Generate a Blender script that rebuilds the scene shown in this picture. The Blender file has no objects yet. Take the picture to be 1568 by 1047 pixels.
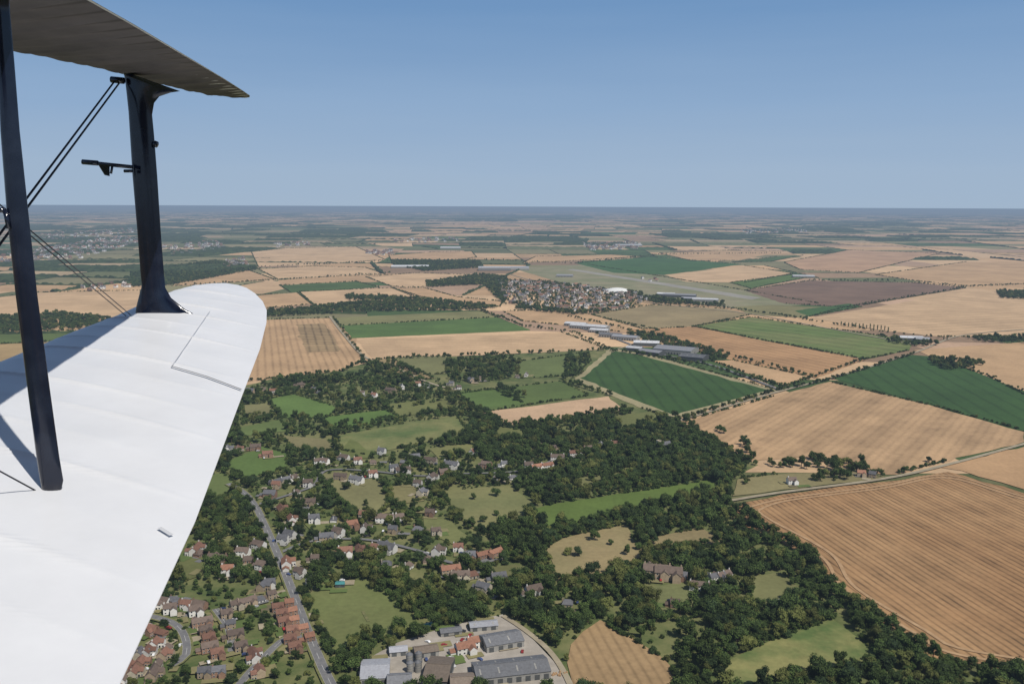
import bpy, math, random
import numpy as np
from mathutils import Matrix, Vector
random.seed(7); rng=np.random.default_rng(11)
scene=bpy.context.scene
H=300.0; F=1358.0
PITCH=8.75
R=Matrix.Rotation(math.radians(90-PITCH),3,'X')@Matrix.Rotation(math.radians(0.22),3,'Z')
def ray(px,py): return R@Vector(((px-784)/F,-(py-523.5)/F,-1))
def G(px,py):            # map survey: photo point -> ground metres
    v=ray(px,py); t=-H/v.z
    return (v.x*t,v.y*t)
def GP(l): return np.array([G(*p) for p in l])
# ---------------------------------------------------------------- camera
cd=bpy.data.cameras.new("camera"); cam=bpy.data.objects.new("camera",cd)
scene.collection.objects.link(cam); scene.camera=cam
cd.sensor_width=36; cd.lens=36*F/1568; cd.clip_start=0.05; cd.clip_end=400000
cam.matrix_world=Matrix.Translation((0,0,H))@R.to_4x4()
# ---------------------------------------------------------------- light
SUN=Vector((0.62*math.cos(math.radians(53)),-0.785*math.cos(math.radians(53)),math.sin(math.radians(53))))
ld=bpy.data.lights.new("sun","SUN"); ld.energy=4.25; ld.angle=math.radians(.5); ld.color=(1,.95,.87)
so=bpy.data.objects.new("sun",ld); scene.collection.objects.link(so)
so.rotation_euler=SUN.to_track_quat('Z','Y').to_euler(); so.location=(0,0,800)
w=bpy.data.worlds.new("World"); scene.world=w; w.use_nodes=True
nt=w.node_tree; bg=nt.nodes["Background"]
sk=nt.nodes.new("ShaderNodeTexSky"); sk.sky_type='NISHITA'; sk.sun_disc=False
sk.sun_elevation=math.radians(53); sk.sun_rotation=math.radians(142); sk.altitude=300
sk.air_density=1.0; sk.dust_density=1.0; sk.ozone_density=1.5
SS=.07
tc=nt.nodes.new("ShaderNodeTexCoord"); sp=nt.nodes.new("ShaderNodeSeparateXYZ"); nt.links.new(tc.outputs["Generated"],sp.inputs[0])
vm=nt.nodes.new("ShaderNodeVectorMath"); vm.operation='MULTIPLY'; vm.inputs[1].default_value=(2.2,2.2,26); nt.links.new(tc.outputs["Generated"],vm.inputs[0])
nz_=nt.nodes.new("ShaderNodeTexNoise"); nz_.inputs["Scale"].default_value=1.5; nz_.inputs["Detail"].default_value=5; nt.links.new(vm.outputs[0],nz_.inputs["Vector"])
ad=nt.nodes.new("ShaderNodeMath"); ad.operation='MULTIPLY_ADD'; ad.inputs[1].default_value=.03; nt.links.new(nz_.outputs["Fac"],ad.inputs[0]); nt.links.new(sp.outputs[2],ad.inputs[2])
rmp=nt.nodes.new("ShaderNodeValToRGB"); mrr=nt.nodes.new("ShaderNodeMapRange"); mrr.inputs[1].default_value=0.015; mrr.inputs[2].default_value=.4
nt.links.new(ad.outputs[0],mrr.inputs[0]); nt.links.new(mrr.outputs[0],rmp.inputs[0])
e=rmp.color_ramp.elements; e[0].color=(.36,.465,.595,1); e[1].color=(.09,.21,.45,1)
for p,c in ((.10,(.345,.46,.61,1)),(.28,(.27,.405,.60,1)),(.54,(.165,.305,.53,1))):
    q=e.new(p); q.color=c
sc_=nt.nodes.new("ShaderNodeVectorMath"); sc_.operation='SCALE'; sc_.inputs["Scale"].default_value=1/SS; nt.links.new(rmp.outputs[0],sc_.inputs[0])
mf=nt.nodes.new("ShaderNodeMapRange"); mf.inputs[1].default_value=.22; mf.inputs[2].default_value=.5; mf.inputs[3].default_value=0; mf.inputs[4].default_value=1; nt.links.new(sp.outputs[2],mf.inputs[0])
mxx=nt.nodes.new("ShaderNodeMix"); mxx.data_type='RGBA'; nt.links.new(mf.outputs[0],mxx.inputs[0]); nt.links.new(sc_.outputs[0],mxx.inputs[6]); nt.links.new(sk.outputs[0],mxx.inputs[7])
nt.links.new(mxx.outputs[2],bg.inputs[0]); bg.inputs[1].default_value=SS
scene.view_settings.view_transform='Standard'; scene.view_settings.look='None'; scene.view_settings.exposure=0
# ---------------------------------------------------------------- haze: bluish glow painted into materials by distance
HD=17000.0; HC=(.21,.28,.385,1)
hg=bpy.data.node_groups.new("painted_haze","ShaderNodeTree")
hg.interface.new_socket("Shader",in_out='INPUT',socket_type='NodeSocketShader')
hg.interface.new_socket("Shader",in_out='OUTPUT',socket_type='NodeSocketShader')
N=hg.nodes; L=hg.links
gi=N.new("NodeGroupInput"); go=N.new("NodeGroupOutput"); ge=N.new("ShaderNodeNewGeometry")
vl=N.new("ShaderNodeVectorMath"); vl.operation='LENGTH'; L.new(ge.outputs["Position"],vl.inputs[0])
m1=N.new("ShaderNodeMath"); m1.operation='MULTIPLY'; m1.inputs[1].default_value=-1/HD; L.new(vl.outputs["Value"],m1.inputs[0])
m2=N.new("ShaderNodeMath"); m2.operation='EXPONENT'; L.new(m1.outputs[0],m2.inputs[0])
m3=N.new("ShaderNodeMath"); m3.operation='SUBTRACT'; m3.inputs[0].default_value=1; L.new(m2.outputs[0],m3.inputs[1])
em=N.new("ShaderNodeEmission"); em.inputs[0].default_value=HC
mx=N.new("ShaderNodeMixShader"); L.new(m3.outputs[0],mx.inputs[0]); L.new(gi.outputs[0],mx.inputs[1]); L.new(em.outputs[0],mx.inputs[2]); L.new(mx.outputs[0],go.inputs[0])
class MB:
    def __init__(s,name,rough=.9,haze=True,spec=.2):
        s.m=bpy.data.materials.new(name); s.m.use_nodes=True; s.nt=s.m.node_tree
        s.b=s.nt.nodes["Principled BSDF"]; s.o=s.nt.nodes["Material Output"]
        s.b.inputs["Roughness"].default_value=rough; s.b.inputs["Specular IOR Level"].default_value=spec
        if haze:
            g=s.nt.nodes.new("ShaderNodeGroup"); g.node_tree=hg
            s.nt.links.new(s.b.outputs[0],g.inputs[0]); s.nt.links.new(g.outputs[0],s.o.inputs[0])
    def n(s,t,**k):
        x=s.nt.nodes.new(t)
        for a,b in k.items(): setattr(x,a,b)
        return x
    def l(s,a,b): s.nt.links.new(a,b)
    def pos(s): return s.n("ShaderNodeNewGeometry").outputs["Position"]
    def noise(s,scale,detail=4,vec=None,rough=.6):
        x=s.n("ShaderNodeTexNoise"); x.inputs["Scale"].default_value=scale; x.inputs["Detail"].default_value=detail; x.inputs["Roughness"].default_value=rough
        s.l(vec if vec is not None else s.pos(),x.inputs["Vector"]); return x.outputs["Fac"]
    def math(s,op,a,b=None,c=None):
        x=s.n("ShaderNodeMath",operation=op)
        for i,v in enumerate((a,b,c)):
            if v is None: continue
            if isinstance(v,(int,float)): x.inputs[i].default_value=v
            else: s.l(v,x.inputs[i])
        return x.outputs[0]
    def mr(s,v,a,b,c,d):
        x=s.n("ShaderNodeMapRange"); s.l(v,x.inputs[0])
        for i,q in enumerate((a,b,c,d)): x.inputs[i+1].default_value=q
        return x.outputs[0]
    def mix(s,f,a,b):
        x=s.n("ShaderNodeMix",data_type='RGBA')
        if isinstance(f,(int,float)): x.inputs[0].default_value=f
        else: s.l(f,x.inputs[0])
        for i,v in ((6,a),(7,b)):
            if isinstance(v,tuple): x.inputs[i].default_value=v+(1,) if len(v)==3 else v
            else: s.l(v,x.inputs[i])
        return x.outputs[2]
    def scale(s,col,f):
        x=s.n("ShaderNodeVectorMath",operation='SCALE')
        if isinstance(col,tuple): x.inputs[0].default_value=col[:3]
        else: s.l(col,x.inputs[0])
        if isinstance(f,(int,float)): x.inputs["Scale"].default_value=f
        else: s.l(f,x.inputs["Scale"])
        return x.outputs[0]
    def col(s,c):
        if isinstance(c,tuple): s.b.inputs["Base Color"].default_value=c+(1,)
        else: s.l(c,s.b.inputs["Base Color"])
    def bump(s,h,st=.5,d=.1):
        x=s.n("ShaderNodeBump"); x.inputs["Strength"].default_value=st; x.inputs["Distance"].default_value=d
        s.l(h,x.inputs["Height"]); s.l(x.outputs[0],s.b.inputs["Normal"])
def mesh(name,V,Fc,mats,mi=None,smooth=False,link=True,parent=None):
    me=bpy.data.meshes.new(name); me.from_pydata([tuple(map(float,v)) for v in V],[],[tuple(int(i) for i in f) for f in Fc])
    for m in mats: me.materials.append(m)
    if mi is not None: me.polygons.foreach_set("material_index",np.array(mi,dtype=np.int32))
    if smooth: me.polygons.foreach_set("use_smooth",np.ones(len(me.polygons),dtype=bool))
    me.update(); o=bpy.data.objects.new(name,me)
    if link: scene.collection.objects.link(o)
    if parent: o.parent=parent
    return o
def fieldmat(name,c,c2=None,var=.24,blotch=.7,stripe=None,scale=.012):
    b=MB(name,.95)
    n1=b.noise(scale,7,rough=.65); n2=b.noise(.22,5); n3=b.noise(scale*.45,5)
    v=b.math('ADD',b.math('MULTIPLY',n1,.55),b.math('MULTIPLY',n2,.45))
    k=b.mr(v,.3,.7,1-var,1+var)
    cc=b.mix(b.mr(n3,.42,.62,0,blotch),c,c2 if c2 else tuple(x*.75 for x in c))
    if stripe:
        for (p,q,sp,amp,pw) in stripe:
            a=np.array(G(*p)); e=np.array(G(*q)); d=e-a; d/=np.linalg.norm(d); nx,ny=-d[1],d[0]
            dt=b.n("ShaderNodeVectorMath",operation='DOT_PRODUCT'); b.l(b.pos(),dt.inputs[0]); dt.inputs[1].default_value=(nx,ny,0)
            u=b.math('ADD',dt.outputs["Value"],b.math('MULTIPLY',b.noise(.02,2),sp*.25))
            s=b.math('SINE',b.math('MULTIPLY',u,2*math.pi/sp)); s=b.mr(s,-1,1,0,1)
            s=b.math('POWER',s,pw)
            am=b.mr(b.noise(.03,3),.3,.7,amp*.4,amp*1.4)
            k=b.math('MULTIPLY',k,b.math('SUBTRACT',1,b.math('MULTIPLY',s,am)))
    b.col(b.scale(cc,k)); return b.m
# ---------------------------------------------------------------- geometry helpers
def inpoly(P,poly):
    x,y=P[:,0],P[:,1]; ins=np.zeros(len(P),bool); n=len(poly); j=n-1
    for i in range(n):
        xi,yi=poly[i]; xj,yj=poly[j]
        if yi!=yj:
            c=((yi>y)!=(yj>y))&(x<(xj-xi)*(y-yi)/(yj-yi)+xi); ins^=c
        j=i
    return ins
def segdist(P,a,b):
    a=np.array(a);b=np.array(b);d=b-a;t=np.clip(((P-a)@d)/(d@d+1e-9),0,1)
    return np.linalg.norm(P-(a+t[:,None]*d),axis=1)
def dense(poly,step=22,jit=1.3):
    out=[];n=len(poly)
    for i in range(n):
        a=poly[i];b=poly[(i+1)%n];Ld=np.linalg.norm(b-a);k=max(1,min(60,int(Ld/step)))
        for s in range(k):
            q=a+(b-a)*s/k; out.append(q+rng.normal(0,jit*(1 if s else 2),2))
    return np.array(out)
def hexfill(poly,sp,j=.35):
    x0,y0=poly.min(0);x1,y1=poly.max(0)
    xs=np.arange(x0,x1,sp);ys=np.arange(y0,y1,sp*.87)
    X,Y=np.meshgrid(xs,ys);X=X+(np.arange(len(ys))%2)[:,None]*sp*.5
    P=np.stack([X.ravel(),Y.ravel()],1)+rng.normal(0,sp*j,(X.size,2))
    return P[inpoly(P,poly)]
def vnoise(P,s,seed=0):
    a=np.sin(P[:,0]/s*1.3+seed)+np.sin(P[:,1]/s*1.7+seed*2.1)+np.sin((P[:,0]+P[:,1])/s*.9+seed*.7)+np.sin((P[:,0]*.6-P[:,1])/s*2.3+seed*3)
    return a/4
# ---------------------------------------------------------------- colours
TAN=(.46,.30,.163); TANP=(.52,.355,.205); BRN=(.32,.183,.085); DBR=(.18,.115,.078)
GRN=(.065,.105,.028); DGR=(.036,.075,.018); MGR=(.095,.13,.038); KHA=(.24,.215,.13)
# ---------------------------------------------------------------- base ground
b=MB("ground_earth",.95)
vo=b.n("ShaderNodeTexVoronoi"); vo.inputs["Scale"].default_value=.0022; b.l(b.pos(),vo.inputs["Vector"])
cr=b.n("ShaderNodeValToRGB"); sx=b.n("ShaderNodeSeparateColor"); b.l(vo.outputs["Color"],sx.inputs[0]); b.l(sx.outputs[0],cr.inputs[0])
cr.color_ramp.interpolation='CONSTANT'; e=cr.color_ramp.elements; e[0].color=(.035,.055,.02,1); e[1].position=.35; e[1].color=(.42,.28,.16,1)
for p,c in ((.6,(.15,.15,.06,1)),(.7,(.48,.33,.19,1)),(.88,(.06,.09,.03,1))):
    q=e.new(p); q.color=c
far=b.mix(b.mr(b.noise(.0004,5),.46,.55,0,.85),cr.outputs[0],(.03,.05,.025))
near=b.mix(b.mr(b.noise(.03,5),.4,.62,0,1),(.065,.085,.028),(.14,.135,.06))
ln=b.n("ShaderNodeVectorMath",operation='LENGTH'); b.l(b.pos(),ln.inputs[0])
b.col(b.mix(b.mr(ln.outputs["Value"],1900,2300,0,1),near,far)); MG=b.m
rad=[0]+[300*1.35**i for i in range(23)]
V=[(0,0,0)];Fc=[]
ns=96
for r in rad[1:]:
    for k in range(ns): V.append((r*math.cos(2*math.pi*k/ns),r*math.sin(2*math.pi*k/ns),0))
for k in range(ns): Fc.append((0,1+k,1+(k+1)%ns))
for i in range(len(rad)-2):
    for k in range(ns):
        a=1+i*ns+k;b2=1+i*ns+(k+1)%ns; Fc.append((a,a+ns,b2+ns,b2))
mesh("ground",V,Fc,[MG])
# ---------------------------------------------------------------- traced fields
T=[]
def fld(nm,poly,c,hedge=0.0,**k): T.append((nm,GP(poly),c,hedge,k))
S="stubble_field"; GM="grass_meadow"; CF="crop_field"
fld(S,[(385,386),(440,380),(545,378),(590,398),(480,406),(395,408)],TANP,.3)
fld(S,[(595,391),(665,386),(722,385),(730,394),(690,400),(600,400)],TAN,.3)
fld(S,[(820,393),(935,390),(985,393),(870,400),(800,403)],TAN,.3)
fld(S,[(1010,388),(1120,383),(1200,385),(1130,399),(1060,400)],TAN,.3)
fld(S,[(262,438),(300,420),(375,412),(420,428),(300,437)],TAN,.3)
fld(S,[(395,412),(480,408),(560,410),(590,420),(425,428)],TANP,.3)
fld(CF,[(428,437),(545,431),(582,440),(445,448)],GRN,.3)
fld(S,[(425,429),(550,420),(560,428),(432,436)],TAN)
fld(S,[(560,424),(640,418),(740,422),(735,432),(640,440),(600,439)],TANP,.4)
fld(S,[(385,453),(455,448),(477,466),(400,473)],TAN,.4)
fld(S,[(458,447),(600,441),(638,456),(640,461),(480,467)],TANP,.4)
fld(S,[(600,441),(650,441),(700,455),(770,462),(765,470),(700,464),(645,455)],TAN,.3)
fld(S,[(-60,462),(60,448),(215,445),(218,470),(180,486),(90,482),(-60,492)],TANP,.3)
fld(GM,[(-60,516),(60,508),(150,505),(130,520),(-60,530)],MGR,.3)
fld(S,[(-60,530),(110,522),(60,552),(-60,562)],(.36,.25,.12),.3)
fld(S,[(395,490),(507,487),(558,552),(525,568),(375,584)],TAN,.15,stripe=[((420,500),(430,575),14,.25,3)])
fld("trial_plots",[(455,497),(497,495),(512,516),(520,538),(470,540),(460,515)],(.33,.23,.12),0,stripe=[((470,500),(480,540),18,.4,5),((460,515),(515,514),26,.5,8)])
fld(CF,[(510,487),(735,476),(762,486),(522,499)],(.20,.19,.08),.2)
fld(CF,[(522,499),(762,486),(815,506),(540,518)],(.085,.14,.035),.1)
fld(S,[(546,520),(860,509),(930,535),(720,545),(620,548),(572,552)],TANP,.2,stripe=[((560,530),(900,520),25,.18,3)])
fld(S,[(770,477),(870,474),(1010,506),(980,512),(880,500),(800,492)],TAN,.3)
fld(CF,[(905,482),(1000,467),(1110,473),(1150,482),(1060,501),(985,504)],(.27,.21,.11),.3)
fld(S,[(960,505),(1060,500),(1325,551),(1250,579),(1090,545),(1000,520)],(.40,.235,.115),.3,stripe=[((1000,510),(1250,565),24,.2,3)])
fld(CF,[(1062,500),(1150,486),(1400,522),(1392,537),(1328,550),(1170,522)],(.115,.16,.045),.3,c2=(.18,.18,.07),stripe=[((1100,500),(1370,535),50,.3,8)])
fld("airfield_grass",[(785,411),(900,405),(1100,438),(1255,465),(1140,474),(1000,458),(870,436)],KHA,.15,c2=(.17,.18,.09),blotch=.9)
fld("runway",[(868,413),(878,412),(1165,456),(1150,459)],(.30,.28,.24))
fld(CF,[(880,403),(1000,393),(1135,405),(1020,421),(940,418)],(.05,.11,.03),.2)
fld(S,[(1018,421),(1140,407),(1215,419),(1140,433),(1050,432)],TANP,.2)
fld(CF,[(1118,433),(1220,420),(1237,425),(1150,442)],(.09,.14,.035),.2)
fld(CF,[(1140,445),(1240,430),(1400,433),(1480,441),(1300,471),(1200,465)],DBR,.3)
fld(CF,[(1120,470),(1180,467),(1290,472),(1230,487),(1150,482)],(.2,.18,.08),.2)
fld(CF,[(1215,476),(1300,465),(1320,470),(1240,485)],(.05,.105,.028),.2)
fld(S,[(1240,487),(1480,447),(1568,442),(1700,436),(1700,518),(1568,516),(1440,516),(1350,506)],TANP,.2,stripe=[((1300,480),(1600,465),40,.16,3)])
fld(S,[(1340,421),(1480,401),(1700,402),(1700,430),(1480,438),(1400,430)],TAN,.3)
fld(S,[(1200,402),(1300,383),(1440,388),(1315,418),(1225,413)],(.43,.27,.16),.3)
fld(CF,[(1120,402),(1190,393),(1230,391),(1180,401)],GRN,.2)
fld(S,[(1400,536),(1568,524),(1700,520),(1700,620),(1568,604),(1510,575),(1440,552)],TAN,.1)
fld(CF,[(1275,580),(1395,543),(1440,548),(1568,600),(1700,630),(1700,700),(1568,660),(1420,619)],(.040,.086,.022),.15,stripe=[((1400,550),(1568,640),28,.25,8)])
fld(S,[(1050,645),(1185,607),(1270,585),(1420,620),(1568,662),(1568,678),(1450,706),(1370,727),(1350,727),(1230,700),(1150,706),(1110,680)],TAN,.12,stripe=[((1290,600),(1140,690),55,.2,1),((1290,600),(1140,690),11,.14,2)])
fld("chalk_track",[(878,582),(935,533),(1000,545),(1190,598),(1028,643),(980,624)],(.31,.27,.15),.15)
fld(CF,[(890,580),(940,538),(975,543),(1176,598),(1030,636),(985,618)],DGR,0,stripe=[((940,540),(1000,620),24,.25,6)],c2=(.045,.09,.022))
fld(S,[(738,632),(930,607),(957,629),(830,649),(770,652)],(.50,.34,.21),.2)
fld(GM,[(690,605),(860,584),(902,606),(742,631),(722,622)],(.10,.14,.04),.3)
fld(S,[(1090,553),(1122,552),(1242,578),(1200,592)],TAN,.3)
fld(S,[(1118,775),(1200,757),(1350,738),(1450,722),(1568,755),(1750,800),(1750,1090),(1568,1030),(1430,1010),(1380,972),(1270,900),(1235,850),(1130,802)],BRN,.0,
  stripe=[((1250,775),(1500,930),6.5,.5,4),((1250,775),(1500,930),27,.2,1)],c2=(.40,.245,.12))
fld(S,[(1440,716),(1568,683),(1750,640),(1750,790),(1568,749),(1470,722)],(.40,.25,.13),.05)
fld(GM,[(818,778),(950,757),(1092,735),(1106,752),(1000,774),(832,813)],(.10,.145,.033),.3)
fld(GM,[(680,752),(780,744),(816,768),(800,798),(735,815),(692,785)],(.20,.19,.08),.2,c2=(.14,.15,.06),blotch=.9)
fld(GM,[(485,728),(530,722),(585,738),(602,782),(545,792),(515,765)],(.19,.18,.08),.3)
fld(GM,[(835,842),(860,824),(960,803),(987,850),(905,890),(850,886)],(.27,.21,.105),.2,c2=(.2,.18,.085),blotch=.9)
fld(GM,[(990,824),(1080,810),(1113,830),(1050,841),(1000,845)],(.25,.2,.10),.2)
fld("playing_field",[(468,912),(560,886),(590,900),(655,962),(575,982),(512,1003),(482,960)],(.14,.155,.055),.15,c2=(.10,.135,.04),blotch=.9)
fld(S,[(868,988),(915,950),(965,978),(1020,1012),(1050,1060),(875,1070)],(.35,.235,.12),.2,stripe=[((915,960),(960,1040),7,.25,3)])
fld(GM,[(1110,1010),(1280,944),(1345,1006),(1220,1040),(1110,1060)],(.22,.21,.08),.1,c2=(.09,.13,.04),blotch=1.0,scale=.04)
fld(GM,[(340,712),(400,683),(442,696),(438,718),(370,734)],(.095,.145,.038),.2)
fld(GM,[(300,735),(340,722),(370,750),(330,765),(295,760)],(.11,.14,.045),.2)
fld(GM,[(515,668),(600,652),(700,638),(718,662),(640,680),(560,697),(525,690)],(.18,.18,.07),.2,c2=(.09,.125,.04),blotch=1.0,scale=.03)
fld(GM,[(410,612),(450,604),(520,625),(500,640),(430,640)],(.105,.165,.042),.3)
fld(GM,[(490,640),(590,628),(610,640),(540,655),(500,655)],(.095,.155,.038),.3)
fld(GM,[(365,655),(430,644),(440,660),(370,670)],(.12,.16,.05),.2)
fld(GM,[(372,622),(410,618),(418,632),(375,640)],(.19,.18,.08),.2)
fld(GM,[(590,620),(680,610),(695,626),(610,640)],(.16,.17,.06),.3)
fld(GM,[(600,548),(690,545),(690,572),(640,575)],(.17,.17,.07),.3)
fld(S,[(565,552),(600,549),(665,580),(625,585)],(.27,.2,.1),.3)
fld(GM,[(780,556),(900,540),(905,552),(880,575),(800,580)],(.12,.15,.05),.3)
fld(GM,[(700,600),(770,596),(800,618),(730,628)],(.095,.145,.038),.3)
fld(GM,[(1130,733),(1200,726),(1330,722),(1345,733),(1200,751),(1125,760)],(.22,.19,.09),.1)
fld(GM,[(430,668),(500,672),(515,690),(450,690)],(.19,.17,.08),.2)
fld(GM,[(650,790),(690,800),(720,825),(690,835),(650,815)],(.15,.16,.06),.1)
fld(GM,[(270,850),(310,840),(320,880),(280,890)],(.13,.14,.05),.1)
fld(GM,[(930,640),(1010,628),(1030,640),(960,655)],(.13,.14,.05),.1)
fld(GM,[(1130,890),(1200,880),(1230,915),(1160,930)],(.17,.17,.07),.0)
fld(GM,[(985,900),(1060,890),(1085,930),(1020,945)],(.16,.17,.07),.0)
fld(GM,[(740,870),(800,862),(815,880),(760,892)],(.15,.15,.06),.1)
fld(GM,[(880,735),(960,722),(965,736),(890,748)],(.16,.16,.065),.1)
fld(GM,[(655,690),(720,680),(735,692),(670,702)],(.17,.17,.065),.1)
fld(GM,[(470,800),(510,790),(525,812),(485,815)],(.13,.15,.05),.1)
fld(GM,[(590,745),(635,742),(650,765),(612,772)],(.2,.18,.08),.1)
fld(GM,[(700,895),(745,885),(765,905),(715,915)],(.14,.15,.055),.1)
fld(GM,[(540,672),(575,700),(540,704),(515,696)],(.14,.16,.05),.1)
fld(GM,[(765,655),(815,662),(800,676),(755,672)],(.15,.16,.055),.1)
fld("farm_yard",[(548,1022),(605,985),(690,962),(770,945),(845,998),(885,1060),(548,1060)],(.36,.325,.28),.0,c2=(.27,.24,.195),scale=.04)
TP=[t[1] for t in T]
for i,(nm,P,c,hg_,k) in enumerate(T):
    Q=dense(P)
    z=.3+.01*i
    mesh(nm,[(q[0],q[1],z) for q in Q],[range(len(Q))],[fieldmat(nm+"_soil",c,**k)])
ZONE=GP([(100,1100),(230,860),(320,690),(365,600),(440,583),(520,578),(680,585),(690,600),(740,632),(830,650),(960,630),(1050,648),(1110,685),(1160,712),(1118,740),(1120,780),(1235,853),(1268,908),(1380,980),(1430,1018),(1568,1036),(1700,1060),(1700,1100)])
PAD=GP([(100,1100),(230,860),(320,690),(355,595),(440,575),(545,560),(600,545),(740,543),(935,535),(985,620),(1045,645),(1110,685),(1160,712),(1118,740),(1120,780),(1235,853),(1268,908),(1380,980),(1430,1018),(1568,1036),(1700,1060),(1700,1100)])
b=MB("village_turf",.95); b.col(b.mix(b.mr(b.noise(.02,6,rough=.7),.38,.64,0,1),(.065,.095,.028),(.18,.175,.072)))
Q=dense(PAD); mesh("village_ground",[(q[0],q[1],.25) for q in Q],[range(len(Q))],[b.m])
allT=TP+[ZONE]
def intraced(P,polys=allT):
    m=np.zeros(len(P),bool)
    for p in polys: m|=inpoly(P,p)
    return m
# ---------------------------------------------------------------- far patchwork
FV=[];FF=[];FC=[];HV=[];HF=[];WV=[];WF=[]
pal=[(TAN,.25),(TANP,.20),((.42,.28,.18),.11),((.27,.18,.11),.09),((.20,.18,.09),.11),((.06,.10,.03),.11),((.12,.13,.055),.06)]
pc=np.array([p[1] for p in pal]); 
def hstrip(a,b,h,wd):
    Ld=np.linalg.norm(b-a); dist=max(1500,np.linalg.norm((a+b)/2)); st=max(10,dist/350); n=max(2,int(Ld/st))
    d=(b-a)/Ld; nn=np.array([-d[1],d[0]]); base=len(HV)
    gap=rng.random(n+1)<.15
    for i in range(n+1):
        p=a+(b-a)*i/n+nn*rng.normal(0,1.5); hh=h*rng.uniform(.35,1.25)*(0.1 if gap[i] else 1); ww=wd*rng.uniform(.7,1.3)
        for s,z in ((-1,0),(-.6,hh),(.6,hh*rng.uniform(.8,1)),(1,0)):
            q=p+nn*ww*.5*s; HV.append((q[0],q[1],z))
    for i in range(n):
        for k in range(3):
            o=base+i*4+k; HF.append((o,o+1,o+5,o+4))
def hedge(a,b,p=.66):
    dist=np.linalg.norm((a+b)/2); far_=min(1,max(0,(dist-4000)/8000))
    if rng.random()>p*(1-.25*far_): return
    M=np.array([(a+b)/2,a*.75+b*.25,a*.25+b*.75])
    if M[:,1].min()<1900 or intraced(M).sum()>=1: return
    if rng.random()<.46-.16*far_: hstrip(a,b,rng.uniform(6,12)*(1-.15*far_),rng.uniform(10,22))
    else: hstrip(a,b,rng.uniform(1.8,3.6),rng.uniform(4,8))
def wood(q,h=11):
    c=sum(q)/4; dist=np.linalg.norm(c); cell=max(11,dist/300)
    nu=int(max(np.linalg.norm(q[1]-q[0]),np.linalg.norm(q[2]-q[3]))/cell)+3; nv=int(max(np.linalg.norm(q[3]-q[0]),np.linalg.norm(q[2]-q[1]))/cell)+3
    nu=min(nu,70);nv=min(nv,70)
    u,v=np.meshgrid(np.linspace(0,1,nu),np.linspace(0,1,nv))
    P=(q[0][None]*((1-u)*(1-v)).ravel()[:,None]+q[1][None]*(u*(1-v)).ravel()[:,None]+q[2][None]*(u*v).ravel()[:,None]+q[3][None]*((1-u)*v).ravel()[:,None])
    P=P+rng.normal(0,cell*.2,P.shape)
    z=h*rng.uniform(.5,1.25,len(P)); ed=((u==0)|(u==1)|(v==0)|(v==1)).ravel(); z[ed]=0
    z[vnoise(P,110,q[0][0])<-.34]=-1
    z[intraced(P)]=-2
    base=len(WV); WV.extend(np.column_stack([P,z]).tolist())
    for j in range(nv-1):
        for i in range(nu-1):
            o=base+j*nu+i; WF.append((o,o+1,o+nu+1,o+nu))
woodbias=[GP([(30,345),(330,343),(400,362),(375,405),(262,420),(150,440),(30,440)]),GP([(700,362),(900,362),(960,384),(740,388)]),GP([(1180,340),(1400,338),(1420,352),(1190,356)]),
          GP([(330,346),(560,348),(600,378),(370,384)]),GP([(1000,358),(1240,356),(1260,374),(1010,378)]),GP([(560,330),(900,330),(900,337),(560,337)]),GP([(1250,362),(1568,360),(1568,370),(1260,372)])]
def bsp(q,depth=0):
    c=sum(q)/4
    if abs(c[0])>.64*c[1]+900: return
    e0=np.linalg.norm(q[1]-q[0])+np.linalg.norm(q[2]-q[3]); e1=np.linalg.norm(q[3]-q[0])+np.linalg.norm(q[2]-q[1])
    area=e0*e1/4; lim=60000+150000*rng.random()**1.6+ (c[1]/30000)*220000
    if area<lim*1.3 or depth>9:
        inw=any(inpoly(c[None],p)[0] for p in woodbias)
        r=rng.random()
        if (r<(.40 if inw else .09)) and c[1]>2100 and not intraced(c[None])[0]:
            wood(q); col=(.03,.05,.02)
        else:
            col=pal[rng.choice(len(pal),p=pc/pc.sum())][0]
            if inw: col=[(.12,.13,.055),(.2,.18,.09),(.36,.27,.16)][rng.integers(3)]
        col=tuple(np.array(col)*rng.uniform(.82,1.12))
        o=len(FV)
        for p in q: FV.append((p[0],p[1],.2)); FC.append(col+(1,))
        FF.append((o,o+1,o+2,o+3)); return
    t=rng.uniform(.33,.67); t2=np.clip(t+rng.normal(0,.08),.2,.8)
    if e0*rng.uniform(.8,1.25)>e1:
        a=q[0]+(q[1]-q[0])*t; bb=q[3]+(q[2]-q[3])*t2; hedge(a,bb)
        bsp([q[0],a,bb,q[3]],depth+1); bsp([a,q[1],q[2],bb],depth+1)
    else:
        a=q[0]+(q[3]-q[0])*t; bb=q[1]+(q[2]-q[1])*t2; hedge(a,bb)
        bsp([q[0],q[1],bb,a],depth+1); bsp([a,bb,q[2],q[3]],depth+1)
BS=1900; ca,sa=math.cos(.16),math.sin(.16)
gp={}
for i in range(-14,15):
    for j in range(0,20):
        p=np.array([i*BS,1200+j*BS*.9])+rng.normal(0,180,2); gp[i,j]=np.array([p[0]*ca-(p[1]-1200)*sa+(p[1]-1200)*.16,p[1]+p[0]*.0])
for i in range(-14,14):
    for j in range(0,19):
        q=[gp[i,j],gp[i+1,j],gp[i+1,j+1],gp[i,j+1]]
        c=sum(q)/4
        if abs(c[0])>.64*c[1]+1500: continue
        hedge(q[0],q[1],.8); hedge(q[0],q[3],.8); bsp(q)
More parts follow.
